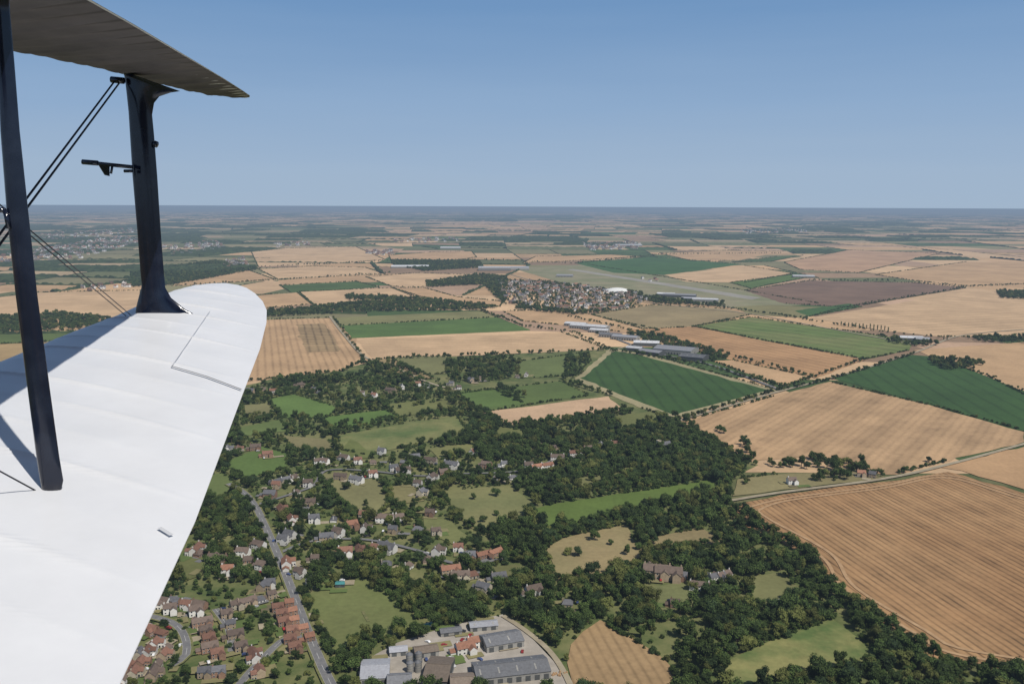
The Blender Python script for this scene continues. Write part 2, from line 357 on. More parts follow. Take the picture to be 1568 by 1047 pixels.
def attrmat(name):
    b=MB(name,.95); a=b.n("ShaderNodeAttribute"); a.attribute_name="Col"
    v=b.math('ADD',b.math('MULTIPLY',b.noise(.006,6),.6),b.math('MULTIPLY',b.noise(.08,3),.4))
    b.col(b.scale(a.outputs["Color"],b.mr(v,.3,.7,.72,1.25))); return b.m
fo=mesh("farmland_patchwork",FV,FF,[attrmat("farmland")])
at=fo.data.color_attributes.new("Col",'FLOAT_COLOR','POINT'); at.data.foreach_set("color",np.array(FC,dtype=np.float32).ravel())
def leafmat(name,a,bc,sc=.12,obj=True):
    b=MB(name,.8,spec=.15)
    f=b.mr(b.noise(sc,4),.35,.65,0,1)
    c=b.mix(f,a,bc)
    oi=b.n("ShaderNodeObjectInfo")
    k=b.mr(oi.outputs["Random"],0,1,.6,1.35) if obj else b.mr(b.noise(.01,3),.3,.7,.75,1.25)
    if obj:
        r2=b.math('FRACT',b.math('MULTIPLY',oi.outputs["Random"],17.3))
        c=b.mix(b.math('MULTIPLY',b.math('GREATER_THAN',r2,.82),.55),c,(.14,.14,.04))
        c=b.mix(b.math('MULTIPLY',b.math('LESS_THAN',r2,.15),.5),c,(.02,.036,.018))
    b.col(b.scale(c,k)); return b.m
MW=leafmat("woodland_foliage",(.022,.037,.014),(.046,.066,.024),.04,False)
mesh("distant_hedgerows",HV,HF,[MW]); mesh("distant_woodland",WV,WF,[MW])
# ---------------------------------------------------------------- trees
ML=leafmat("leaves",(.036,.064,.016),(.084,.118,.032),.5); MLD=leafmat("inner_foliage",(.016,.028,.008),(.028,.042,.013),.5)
bb_=MB("bark"); bb_.col((.10,.075,.05)); MBK=bb_.m
import bmesh
def ico(c,r,sub=1,jit=.15,zs=1):
    bm=bmesh.new(); bmesh.ops.create_icosphere(bm,subdivisions=sub,radius=1)
    V=[(np.array(v.co)*r*(1+rng.normal(0,jit))*np.array([1,1,zs])+c) for v in bm.verts]; Fc=[[v.index for v in f.verts] for f in bm.faces]; bm.free(); return V,Fc
def tube(a,b,r0,r1,n=6):
    a=np.array(a,float);b=np.array(b,float);d=b-a;d/=np.linalg.norm(d);u=np.cross(d,[0,0,1.]) if abs(d[2])<.95 else np.cross(d,[1.,0,0]);u/=np.linalg.norm(u);v=np.cross(d,u)
    V=[];Fc=[]
    for p,r in ((a,r0),(b,r1)):
        for k in range(n):
            t=2*math.pi*k/n; V.append(p+(u*math.cos(t)+v*math.sin(t))*r)
    for k in range(n): Fc.append((k,(k+1)%n,n+(k+1)%n,n+k))
    Fc.append(tuple(range(n))[::-1]);Fc.append(tuple(range(n,2*n)));return V,Fc
def tree(name,h,r,coll,nl=9,leaf=.72,trunk=True,per=125,narrow=False):
    V=[];Fc=[];M=[]
    def add(v,f,m):
        o=len(V);V.extend(v);Fc.extend([tuple(i+o for i in g) for g in f]);M.extend([m]*len(f))
    th=h*.3
    if trunk:
        add(*tube((0,0,-1),(0,0,th+1),.38,.25),2)
        for k in range(4):
            t=k*1.6+rng.random(); add(*tube((0,0,th*.8),(math.cos(t)*r*.6,math.sin(t)*r*.6,h*.62),.2,.07,5),2)
    lobes=[(np.array([0,0,h*.66]),r*.6)]
    for k in range(nl):
        t=2*math.pi*k/nl*1.618*2+rng.random(); rr=r*rng.uniform(.38,.8); z=h*rng.uniform(.32,.84)
        if narrow: rr*=.3; z=h*(.2+.75*k/nl)
        if not trunk: z=h*rng.uniform(.25,.7)
        lobes.append((np.array([math.cos(t)*rr,math.sin(t)*rr,z]),r*rng.uniform(.26,.46)))
    for c,lr in lobes:
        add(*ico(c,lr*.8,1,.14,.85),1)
        n=int(per*(lr/(r*.4)))
        D=rng.normal(0,1,(n,3));D/=np.linalg.norm(D,axis=1)[:,None]
        D=D[D[:,2]>-.6]
        for d in D:
            p=c+d*lr*rng.uniform(.76,1.2)*np.array([1,1,.88])
            nn=d+rng.normal(0,.5,3);nn/=np.linalg.norm(nn);u=np.cross(nn,rng.normal(0,1,3));u/=np.linalg.norm(u);v=np.cross(nn,u)
            s=leaf*rng.uniform(.5,1.2)
            add([p+u*s*.6,p+v*s*.5+nn*.1,p-u*s*.6,p-v*s*.5],[(0,1,2,3)],0)
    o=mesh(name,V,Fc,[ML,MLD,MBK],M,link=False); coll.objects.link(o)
CT=bpy.data.collections.new("tree_species"); CS=bpy.data.collections.new("shrub_species"); CPo=bpy.data.collections.new("poplar_species")
for i,(h,r) in enumerate([(12,5.6),(14,5.2),(11,6.2),(13,4.6),(10,5.0),(12.5,6.6),(9,3.8)]): tree("broadleaf_%d"%i,h,r,CT,nl=9+i%4)
for i in range(3): tree("shrub_%d"%i,4.2,2.7,CS,nl=6,leaf=.55,trunk=False,per=60)
tree("poplar_0",16,3.2,CPo,nl=12,per=80,narrow=True)
def instancer(name,P,S,coll,nidx,flat=None):
    n=len(P); me=bpy.data.meshes.new(name); me.vertices.add(n)
    co=np.column_stack([P,np.zeros(n)+.3]).astype(np.float32); me.vertices.foreach_set("co",co.ravel())
    a=me.attributes.new("scl",'FLOAT_VECTOR','POINT'); sv=np.column_stack([S*rng.uniform(.85,1.15,n),S*rng.uniform(.85,1.15,n),S*rng.uniform(.8,1.2,n)]).astype(np.float32); a.data.foreach_set("vector",sv.ravel())
    a=me.attributes.new("rot",'FLOAT_VECTOR','POINT'); rv=np.zeros((n,3),np.float32); rv[:,2]=rng.uniform(0,6.28,n); a.data.foreach_set("vector",rv.ravel())
    a=me.attributes.new("idx",'INT','POINT'); a.data.foreach_set("value",rng.integers(0,nidx,n).astype(np.int32))
    ob=bpy.data.objects.new(name,me); scene.collection.objects.link(ob)
    g=bpy.data.node_groups.new(name+"_scatter","GeometryNodeTree")
    g.interface.new_socket("Geometry",in_out='INPUT',socket_type='NodeSocketGeometry'); g.interface.new_socket("Geometry",in_out='OUTPUT',socket_type='NodeSocketGeometry')
    i=g.nodes.new("NodeGroupInput");o=g.nodes.new("NodeGroupOutput");ip=g.nodes.new("GeometryNodeInstanceOnPoints");ci=g.nodes.new("GeometryNodeCollectionInfo")
    ci.inputs["Collection"].default_value=coll; ci.inputs["Separate Children"].default_value=True; ci.inputs["Reset Children"].default_value=True
    g.links.new(i.outputs[0],ip.inputs["Points"]);g.links.new(ci.outputs[0],ip.inputs["Instance"]);ip.inputs["Pick Instance"].default_value=True
    for nm,dt,sock in (("scl",'FLOAT_VECTOR',"Scale"),("rot",'FLOAT_VECTOR',"Rotation"),("idx",'INT',"Instance Index")):
        na=g.nodes.new("GeometryNodeInputNamedAttribute"); na.data_type=dt; na.inputs["Name"].default_value=nm
        g.links.new(na.outputs["Attribute"],ip.inputs[sock])
    g.links.new(ip.outputs[0],o.inputs[0])
    md=ob.modifiers.new("scatter","NODES"); md.node_group=g
    return ob
# ---------------------------------------------------------------- roads
b=MB("asphalt",.9); b.col(b.scale(b.mix(b.mr(b.noise(.3,5),.3,.7,0,1),(.13,.13,.135),(.19,.185,.18)),1.0)); MA=b.m
b=MB("kerb_stone",.9); b.col(b.mix(b.noise(1,2),(.3,.29,.27),(.4,.38,.35))); MK=b.m
b=MB("road_paint",.7); b.col(b.mix(b.noise(2,2),(.6,.6,.58),(.75,.75,.72))); MP=b.m
b=MB("gravel",.95); b.col(b.mix(b.mr(b.noise(.1,5),.3,.7,0,1),(.25,.21,.14),(.36,.31,.22))); MGV=b.m
b=MB("headland_stubble",.95); b.col(b.mix(b.mr(b.noise(.15,6),.3,.7,0,1),(.32,.20,.105),(.44,.29,.16))); MHD=b.m
b=MB("grass_verge",.95); b.col(b.mix(b.mr(b.noise(.3,5),.3,.7,0,1),(.09,.11,.04),(.2,.18,.08))); MVG=b.m
def ribbon(P,off0,off1,z):
    P=np.array(P);n=len(P);V=[];Fc=[]
    for i in range(n):
        d=P[min(i+1,n-1)]-P[max(i-1,0)];d/=np.linalg.norm(d);nn=np.array([-d[1],d[0]])
        for o in (off0,off1): q=P[i]+nn*o; V.append((q[0],q[1],z))
    for i in range(n-1): Fc.append((2*i,2*i+1,2*i+3,2*i+2))
    return V,Fc
def smooth_line(P,step=8):
    P=np.array(P); out=[]
    for i in range(len(P)-1):
        p0=P[max(i-1,0)];p1=P[i];p2=P[i+1];p3=P[min(i+2,len(P)-1)];k=max(2,int(np.linalg.norm(p2-p1)/step))
        for s in range(k):
            t=s/k; out.append(.5*((2*p1)+(-p0+p2)*t+(2*p0-5*p1+4*p2-p3)*t*t+(-p0+3*p1-3*p2+p3)*t**3))
    out.append(P[-1]); return np.array(out)
ROADS=[]
def road(nm,px,wd,mat=None,kerb=False,z=1.7):
    Pl=smooth_line(GP(px)); V=[];Fc=[];M=[]
    if nm!="field_headland": ROADS.append((Pl,wd))
    def add(v,f,m):
        o=len(V);V.extend(v);Fc.extend([tuple(i+o for i in g) for g in f]);M.extend([m]*len(f))
    add(*ribbon(Pl,-wd/2,wd/2,z),0)
    if kerb:
        for s in (-1,1):
            add(*ribbon(Pl,s*wd/2,s*(wd/2+.2),z+.12),1); add(*ribbon(Pl,s*(wd/2+.2),s*(wd/2+1.8),z+.11),3)
        for i in range(0,len(Pl)-1,2): add(*ribbon(Pl[i:i+2],-.07,.07,z+.01),2)
    mesh(nm,V,Fc,[mat or MA,MK,MP,MVG],M)
road("road",[(528,1090),(497,1030),(470,965),(447,905),(425,850),(405,805),(390,775),(372,755),(350,742)],6.2,None,True)
road("village_street",[(470,965),(430,985),(380,1035),(350,1075)],5,None,True,1.72)
road("estate_lane",[(215,942),(262,955),(282,975),(285,1005),(262,1022)],5,None,True,1.74)
road("estate_lane",[(330,935),(350,965),(355,1000)],4.5,None,True,1.76)
road("village_lane",[(392,775),(440,760),(480,745),(500,722),(560,722),(640,730),(700,727),(800,722),(860,700)],4,None,False,1.73)
road("village_lane",[(425,850),(480,830),(560,828),(640,845),(700,865),(770,858)],4,None,False,1.75)
road("farm_track",[(1118,768),(1200,755),(1350,735),(1450,713),(1568,681),(1700,645)],5.5,MGV,False,1.7)
road("country_road",[(1040,645),(1187,602),(1290,575),(1400,541),(1470,515),(1568,505)],6,MGV,False,1.7)
road("country_road",[(505,485),(520,505),(556,545),(600,562),(660,588),(700,598)],6,MGV,False,1.7)
road("country_road",[(870,498),(930,515),(1000,540),(1090,560),(1195,598)],7,None,False,1.7)
road("farm_track",[(940,537),(1000,520)],5,MGV,False,1.7)
road("perimeter_road",[(780,420),(880,447),(1010,466),(1140,480),(1250,500),(1400,528)],7,MGV,False,1.7)
road("farm_drive",[(770,945),(805,968),(842,1000),(868,1040),(888,1090)],4,MGV,False,1.74)
for k,(dx,dy) in enumerate(((16,-4),(31,-8))):
    road("field_headland",[(1128+dx,790+dy),(1150+dx,806+dy),(1240+dx,856+dy),(1278+dx,908+dy),(1388+dx,978+dy*1.3),(1435+dx,1006+dy*1.6),(1568+dx,1032+dy*2)],3.2,MHD,False,1.2+.01*k)
    road("field_headland",[(1128+dx,779+k*5),(1205,764+k*4),(1350,745+k*4),(1450,729+k*4),(1568,762+k*4),(1750,808)],3.2,MHD,False,1.23+.01*k)
# ---------------------------------------------------------------- buildings
def simple(name,c,c2=None,rough=.85,sc=.6,spec=.3):
    b=MB(name,rough,spec=spec); oi=b.n("ShaderNodeObjectInfo")
    cc=b.mix(b.mr(b.noise(sc,5),.3,.7,0,1),c,c2 or tuple(x*.7 for x in c)); b.col(b.scale(cc,b.mr(oi.outputs["Random"],0,1,.7,1.2))); return b.m
WALLS=[simple("white_render",(.70,.68,.64),(.60,.58,.53)),simple("red_brick",(.28,.17,.115)),simple("cream_brick",(.50,.44,.33)),simple("buff_brick",(.40,.31,.21))]
ROOFS=[simple("red_tiles",(.22,.115,.08)),simple("brown_tiles",(.155,.115,.092)),simple("grey_slate",(.14,.14,.15)),simple("orange_tiles",(.31,.155,.10))]
MGL=simple("window_glass",(.03,.035,.045),rough=.15); MFR=simple("window_frame",(.75,.75,.72))
MSH=simple("shed_roof_sheet",(.18,.185,.195),(.13,.13,.135),.6); MSHW=simple("pale_roof_sheet",(.60,.61,.62),(.48,.48,.49),.6); MCL=simple("shed_cladding",(.35,.34,.31))
MGR_=simple("grey_roof_sheet",(.32,.33,.35),(.25,.25,.27),.6)
MDK=simple("dark_cladding",(.10,.105,.105)); MBS=simple("brown_sheet",(.2,.16,.125))
class PB:
    def __init__(s): s.V=[];s.F=[];s.M=[]
    def add(s,v,f,m):
        o=len(s.V);s.V.extend(v);s.F.extend([tuple(i+o for i in g) for g in f]);s.M.extend([m]*len(f))
    def box(s,x0,x1,y0,y1,z0,z1,m):
        s.add([(x0,y0,z0),(x1,y0,z0),(x1,y1,z0),(x0,y1,z0),(x0,y0,z1),(x1,y0,z1),(x1,y1,z1),(x0,y1,z1)],[(0,3,2,1),(4,5,6,7),(0,1,5,4),(1,2,6,5),(2,3,7,6),(3,0,4,7)],m)
    def gable(s,cx,cy,Lx,W,h,rise,mw,mr,axis=0,ov=.4,z0=0,win=True,hip=0):
        sub=PB(); l=Lx/2;w=W/2
        sub.add([(-l,-w,z0),(l,-w,z0),(l,w,z0),(-l,w,z0),(-l,-w,h),(l,-w,h),(l,w,h),(-l,w,h),(-l+hip,0,h+rise),(l-hip,0,h+rise)],
                [(0,1,5,4),(2,3,7,6),(1,2,6,9,5),(3,0,4,8,7)],mw)
        k=rise/w; t=.18; lo=l+ov*.6
        for sg in (-1,1):
            ye=sg*(w+ov);ze=h-ov*k
            v=[(-lo,ye,ze+.05),(lo,ye,ze+.05),(lo-hip,0,h+rise+.05),(-lo+hip,0,h+rise+.05)]
            v+= [(a,b_,c+t) for a,b_,c in v]
            f=[(0,1,2,3),(4,5,6,7),(0,1,5,4),(1,2,6,5),(2,3,7,6),(3,0,4,7)]
            sub.add(v,f,mr)
        if hip:
            for sg in (-1,1):
                sub.add([(sg*lo,-(w+ov),h-ov*k+.2),(sg*lo,(w+ov),h-ov*k+.2),(sg*(lo-hip),0,h+rise+.23)],[(0,1,2)],mr)
        if win:
            nwin=max(2,int(Lx/3))
            for fl in range(1 if h<4 else 2):
                zc=1.5+fl*2.6
                if zc+.6>h: continue
                for i in range(nwin):
                    xc=-l+Lx*(i+.5)/nwin
                    for sg in (-1,1):
                        door=(fl==0 and i==nwin//2)
                        z1=zc-1.4 if door else zc-.6
                        y0,y1=sorted((sg*w,sg*(w+.04))); sub.box(xc-.7,xc+.7,y0,y1,z1,zc+.65,3)
                        y0,y1=sorted((sg*w,sg*(w+.07))); sub.box(xc-.58,xc+.58,y0,y1,z1+.1,zc+.55,2)
        for p in sub.V:
            x,y,z=p
            if axis: x,y=-y,x
            s.V.append((x+cx,y+cy,z))
        o=len(s.V)-len(sub.V); s.F.extend([tuple(i+o for i in g) for g in sub.F]); s.M.extend(sub.M)
    def obj(s,name,mats,link=True): return mesh(name,s.V,s.F,mats,s.M,link=link)
hmesh={}
def house_variant(wi,ri,kind):
    p=PB(); r=random.Random(wi*31+ri*7+kind)
    Lx=[10,13,9,17,8][kind];W=[7,7.5,7,7,6.5][kind];h=[5.2,5.0,2.9,5.2,5.0][kind]
    p.gable(0,0,Lx,W,h,W*.38+.2,0,1,0,hip=(2.2 if kind==2 else 0))
    if kind in (0,1,3): p.gable(Lx*.28,-W*.5-1.6,4.2,5,h-.5,2.0,0,1,1)
    if kind in (1,4): p.gable(-Lx/2-2.2,.6,4.2,5,2.6,1.5,0,1,0,win=False)
    if kind==3: p.gable(-Lx*.3,W*.5+1.5,5,5,h-.6,1.9,0,1,1)
    for cx in ([-Lx/2+.8] if kind!=3 else [-Lx/2+.8,Lx/2-.8]):
        p.box(cx-.45,cx+.45,-.4,.4,h,h+W*.38+1.5,0); p.box(cx-.2,cx+.2,-.2,.2,h+W*.38+1.5,h+W*.38+1.9,1)
    me=p.obj("house_v",[WALLS[wi],ROOFS[ri],MGL,MFR],link=False).data
    hmesh[wi,ri,kind]=me; return me
HP=[]; wn=["white_house","brick_house","cream_house","buff_brick_house"]
def house(px,py,wi=None,ri=None,kind=None,ang=None,s=1.0,xy=None,z=.9):
    x,y=xy if xy is not None else G(px,py)
    wi=random.choices(range(4),[6,2.5,2.5,2.5])[0] if wi is None else wi
    ri=random.choices(range(4),[2.2,5.5,4.4,1.0])[0] if ri is None else ri
    kind=random.choice([0,1,2,3,4,0,1,0]) if kind is None else kind
    me=hmesh.get((wi,ri,kind)) or house_variant(wi,ri,kind)
    o=bpy.data.objects.new(wn[wi] if kind!=2 else "bungalow",me); scene.collection.objects.link(o)
    ang=random.uniform(-.5,.5)+random.choice([0,0,math.pi/2]) if ang is None else ang
    o.location=(x,y,z); o.rotation_euler=(0,0,ang); o.scale=(s,s,s); HP.append((x,y,ang,s)); return o
def row(p1,p2,n,off=0,perp=False,**k):
    a=np.array(G(*p1));b_=np.array(G(*p2));d=b_-a;an=math.atan2(d[1],d[0])
    for i in range(n):
        q=a+d*(i+.5)/n+rng.normal(0,1.0,2); kk=dict(k); kk.setdefault('s',.85)
        if kk.get('ri')==1 and random.random()<.3: kk['ri']=random.choice([0,2])
        house(0,0,xy=q,ang=an+(math.pi/2 if perp else 0)+random.gauss(0,.06),**kk)
near=[(232,937),(262,940),(298,942),(305,853),(300,848),(380,862),(405,873),(440,870),(458,882),(432,832),(442,826),(425,748),(470,745),(485,712),(450,738),(412,762),(455,757),(500,712),(527,706),(546,710),(570,712),(602,722),(616,726),(570,731),(540,810),(560,816),(590,800),(602,816),(510,800),(548,848),(592,845),(625,872),(655,863),(640,815),(667,820),(700,845),(720,857),(690,880),(705,888),(722,886),(690,718),(722,697),(745,716),(770,716),(808,718),(825,687),(848,690),(898,692),(922,686),(945,684),(815,912),(868,928),(1040,887),(1335,732),(1320,730),(1072,905),(1035,930),(350,692),(362,694),(385,602),(402,600),(420,603),(458,594),(476,600),(490,604),(555,604),(572,608),(600,602),(617,596),(640,592),(655,596),(690,592),(703,596),(735,582),(722,586),(792,578),(806,576),(660,735),(680,730),(640,745),(520,735),(545,740),(585,695),(430,785),(445,800),(480,800),(500,830),(520,822),(470,775),(395,840),(372,850),(335,862),(350,880),(325,870),(415,900),(400,905),(575,845),(610,800),(660,790),(560,795),(670,850),(740,905),(765,890),(590,870),(390,690),(410,700),(620,715),(635,705),(660,710),(855,705),(880,700),(1015,690),(645,760),(760,735),(785,735),(530,850),(482,862),(1210,742)]
for (x,y) in near: house(x+random.uniform(-2,2),y+random.uniform(-1,1),s=random.uniform(.85,1.05))
row((425,930),(452,1005),6,ri=0,wi=1,perp=True,kind=0); row((440,925),(472,990),5,ri=3,wi=1,perp=True,kind=4)
row((200,1045),(243,985),4,ri=0,kind=0);row((225,1050),(262,990),4,ri=1);row((305,955),(335,1015),5,ri=1,wi=1,perp=True)
row((345,940),(372,1005),4,ri=1,wi=3,perp=True);row((215,965),(255,975),3,ri=0);row((240,925),(315,935),4,ri=1);row((350,935),(425,915),4,ri=1)
row((300,1040),(345,1035),2,ri=1);row((385,1000),(405,1050),2,ri=0);row((180,1060),(215,1000),3,ri=1)
row((738,858),(768,850),2,ri=3,wi=1,kind=3);row((815,722),(845,716),2,ri=3,wi=0,kind=3);row((1000,885),(1030,887),2,ri=1,wi=3,kind=3,s=1.3)
row((1090,892),(1115,886),2,ri=1,wi=0,kind=3)
row((420,745),(455,735),3);row((465,895),(485,893),1,ri=2)
# mid-distance villages
vill=GP([(760,432),(830,430),(920,442),(1000,456),(960,475),(870,478),(780,465)])
vp=hexfill(vill,41,.38)
for q in vp: house(0,0,xy=q,s=1.15,kind=random.choice([0,1,4,3]),ri=random.choices(range(4),[3,4.5,4.5,.8])[0])
for poly,sp,hs_ in (([(0,392),(180,362),(232,368),(120,397),(0,407)],78,1.7),([(240,378),(330,368),(350,380),(270,395)],95,1.6),([(890,373),(980,371),(985,381),(900,384)],70,1.5),([(340,400),(375,395),(380,408),(345,412)],60,1.5),([(560,385),(600,383),(600,392),(565,392)],60,1.5),([(120,440),(200,432),(205,440),(130,448)],60,1.4),([(50,360),(200,350),(230,355),(80,370)],150,1.9),([(600,366),(700,364),(700,370),(610,372)],120,1.6),([(1130,352),(1230,350),(1235,356),(1140,358)],150,1.7),([(420,372),(470,370),(475,376),(425,379)],90,1.5),([(980,425),(1010,428),(1005,432),(975,430)],60,1.2)):
    for q in hexfill(GP(poly),sp,.4): house(0,0,xy=q,s=hs_,kind=random.choice([0,1]),wi=random.choice([0,0,2,1]))
def big(name,px,py,Lx,W,h,rise,mw,mr,ang,z=.9,extra=None,win=False,vent=True):
    p=PB(); p.gable(0,0,Lx,W,h,rise,0,1,0,win=win,ov=.5)
    if vent: p.box(-Lx*.45,Lx*.45,-.4,.4,h+rise+.1,h+rise+.55,1)
    if not win:
        k=rise/(W/2)
        nb=max(2,int(Lx/6))
        for i in range(nb):
            xc=-Lx/2+Lx*(i+.5)/nb; p.box(xc-1.7,xc+1.7,-W/2-.06,-W/2-.001,.1,min(h-.5,3.8),2)
            for s in(-1,1):
                if Lx<20 or i%2: continue
                y0=s*W*.15; y1=s*W*.38; z0=h+rise-abs(y0)*k+.27; z1=h+rise-abs(y1)*k+.27
                p.add([(xc-.5,y0,z0),(xc+.5,y0,z0),(xc+.5,y1,z1),(xc-.5,y1,z1)],[(0,1,2,3)],3)
        for s in (-1,1):
            x0,x1=sorted((s*Lx/2+s*.001,s*(Lx/2+.06))); p.box(x0,x1,-2.2,2.2,.1,min(h-.3,4.2),2)
    if extra: extra(p)
    o=p.obj(name,[mw,mr,MGL if win else MDK,MFR if win else MCL]); x,y=G(px,py); o.location=(x,y,z); o.rotation_euler=(0,0,ang); HP.append((x,y,ang,max(1,Lx/14))); return o
big("farm_shed",782,1034,48,21,5.5,3,MCL,MSH,.22); big("farm_shed",575,1036,18,24,5,2.5,MCL,MGR_,.1)
big("farm_shed",768,988,27,17,5,2.8,MCL,MSH,.35); big("barn",672,1036,16,30,5,3,MDK,MBS,-.1); big("farm_shed",652,1003,16,10,4,2,MCL,MBS,.3)
big("farm_shed",740,963,20,9,3.5,1.6,MCL,MGR_,.2); big("barn",708,1056,15,20,5,3,MDK,MBS,.1); big("farm_shed",610,1002,12,8,3.5,1.6,MCL,MGR_,.2); big("barn",612,1052,15,14,5,2.6,MDK,MSH,.1)
big("farm_shed",690,972,15,7,3.2,1.4,MCL,MSH,.25)
house(712,1000,wi=0,ri=3,kind=1,ang=.4); house(724,992,wi=0,ri=3,kind=4,ang=.4)
def tower(p): p.box(-12,-7.52,-2.2,2.2,0,13,0); p.box(-12.2,-11.8,-2.4,2.4,13,13.9,0); p.box(-7.7,-7.3,-2.4,2.4,13,13.9,0); p.box(-11.8,-7.7,-2.4,-2.0,13,13.9,0); p.box(-11.8,-7.7,2.0,2.4,13,13.9,0)
big("village_church",1018,690,15,8,6,5,WALLS[2],ROOFS[2],.5,extra=tower,win=True,vent=False)
for a in ((903,503,95,34,7,3,MCL,MSHW,-.45),(882,499,55,26,6,3,MCL,MSHW,-.45),(958,520,60,26,7,3,MCL,MGR_,-.5),(990,529,55,30,7,3,MDK,MSHW,-.2),(1035,540,80,56,9,4,MCL,MGR_,-.5),(998,543,50,30,7,3,MDK,MGR_,-.7),(1062,551,50,44,8,3,MDK,MSH,-.5),(935,516,50,24,6,3,MCL,MSH,-.4),(918,509,45,22,6,3,MCL,MSHW,-.4),(972,537,34,20,6,3,MDK,MSHW,-.5)):
    big("warehouse",*a)
for a in ((757,414,150,70,13,5,MCL,MSHW,.05),(795,413,90,60,11,4,MCL,MGR_,.05),(628,410,180,50,8,4,MCL,MSHW,.1),(1040,455,110,36,8,3,MDK,MGR_,-.3),(1080,462,80,30,8,3,MCL,MSHW,-.3),(1058,460,60,28,7,3,MDK,MGR_,-.3),(1020,453,60,28,7,3,MDK,MSHW,-.3),(1395,521,50,24,6,3,MDK,MSHW,-.2),(1412,523,30,20,6,3,MDK,MGR_,-.2),(1230,425,90,36,7,3,MCL,MSHW,-.2),(962,377,200,80,10,4,MCL,MSHW,0),(690,381,140,60,9,4,MCL,MSHW,0),(865,424,70,30,7,3,MCL,MGR_,-.2)):
    big("hangar",*a)
V=[];Fc=[]
for j in range(9):
    t=j/8*math.pi/2
    for k in range(32):
        f=2*math.pi*k/32; rb=1+.02*math.cos(8*f); V.append((46*math.cos(t)*math.cos(f)*rb,32*math.cos(t)*math.sin(f)*rb,17*math.sin(t)**.9))
for j in range(8):
    for k in range(32): Fc.append((j*32+k,j*32+(k+1)%32,j*32+32+(k+1)%32,j*32+32+k))
o=mesh("white_dome_hangar",V,Fc,[MFR],smooth=True); x,y=G(945,448); o.location=(x,y,.5)
for (px,py) in ((627,1018),(641,1016),(640,1030),(628,1031)):
    p=PB(); p.add(*tube((0,0,0),(0,0,7),2.2,2.2,16),0); p.add(*tube((0,0,7),(0,0,8.5),2.35,.3,16),1); p.box(2.2,2.5,-.3,.3,0,7.3,1)
    for zz in (1.7,3.4,5.1): p.add(*tube((0,0,zz),(0,0,zz+.15),2.25,2.25,16),1)
    o=p.obj("grain_silo",[MCL,MSH]); x,y=G(px,py); o.location=(x,y,.9)
MTE=simple("teal_roof",(.08,.3,.3)); b=MB("pool_water",.05,spec=.5); b.col(b.mix(b.noise(.5,2),(.03,.22,.24),(.05,.3,.32))); MPW=b.m
big("sports_pavilion",521,899,7,4,2.8,1,MFR,MTE,.1); 
for (px,py,a) in ((1197,922,.3),(660,958,.6)):
    p=PB(); p.box(-6,6,-3,3,0,.15,0); p.box(-5,5,-2.2,2.2,.15,.2,1); o=p.obj("swimming_pool",[MK,MPW]); x,y=G(px,py); o.location=(x,y,1.65); o.rotation_euler=(0,0,a)
for px,py in ((560,945),):
    x,y=G(px,py); p=PB(); p.box(-1.2,1.2,-9,9,0,.02,0); o=p.obj("cricket_strip",[MVG]); o.location=(x,y,1.12); o.rotation_euler=(0,0,.4)
p=PB()
for i in range(14):
    x0=random.uniform(-6,6);y0=random.uniform(-3,3); p.add(*tube((x0,y0-.6,.65),(x0,y0+.6,.65),.65,.65,12),0)
o=p.obj("straw_bales",[MHD]); x,y=G(855,1035); o.location=(x,y,1.1)
# cars
CM=[simple("car_paint_%d"%i,c,tuple(v*.95 for v in c),.3,spec=.5) for i,c in enumerate([(.6,.6,.6),(.7,.7,.7),(.04,.04,.05),(.3,.03,.03),(.05,.08,.2)])]
MTY=simple("tyre",(.02,.02,.02)); cmesh=[]
for cm in CM:
    p=PB(); pr=[(-2.1,.35),(2.1,.35),(2.15,.75),(1.2,.9),(.6,1.4),(-1.1,1.45),(-1.9,.95),(-2.15,.85)]
    n=len(pr); v=[(a,-.85,c) for a,c in pr]+[(a,.85,c) for a,c in pr]
    p.add(v,[tuple(range(n)),tuple(range(2*n-1,n-1,-1))]+[(i,i+n,(i+1)%n+n,(i+1)%n) for i in range(n)],0)
    p.add([(1.15,-.7,.94),(1.15,.7,.94),(.63,.7,1.385),(.63,-.7,1.385)],[(0,1,2,3)],1)
    for sx_ in (-1,1): p.box(-1.2,.7,sx_*.86-.01,sx_*.86+.01,.95,1.3,1)
    for a in (-1.35,1.35):
        for s in (-.8,.8): p.add(*tube((a,s-.12,.33),(a,s+.12,.33),.33,.33,10),2)
    cmesh.append(p.obj("car_v",[cm,MGL,MTY],link=False).data)
def car(x,y,a,z=1.85):
    o=bpy.data.objects.new("parked_car",random.choice(cmesh)); scene.collection.objects.link(o); o.location=(x,y,z); o.rotation_euler=(0,0,a)
for px,py in ((708,982),(690,1010),(800,1000),(735,1012),(600,985),(815,1010),(680,990),(726,1024),(695,1022),(655,985),(720,975)):
    x,y=G(px,py); car(x,y,random.uniform(0,3),1.1)
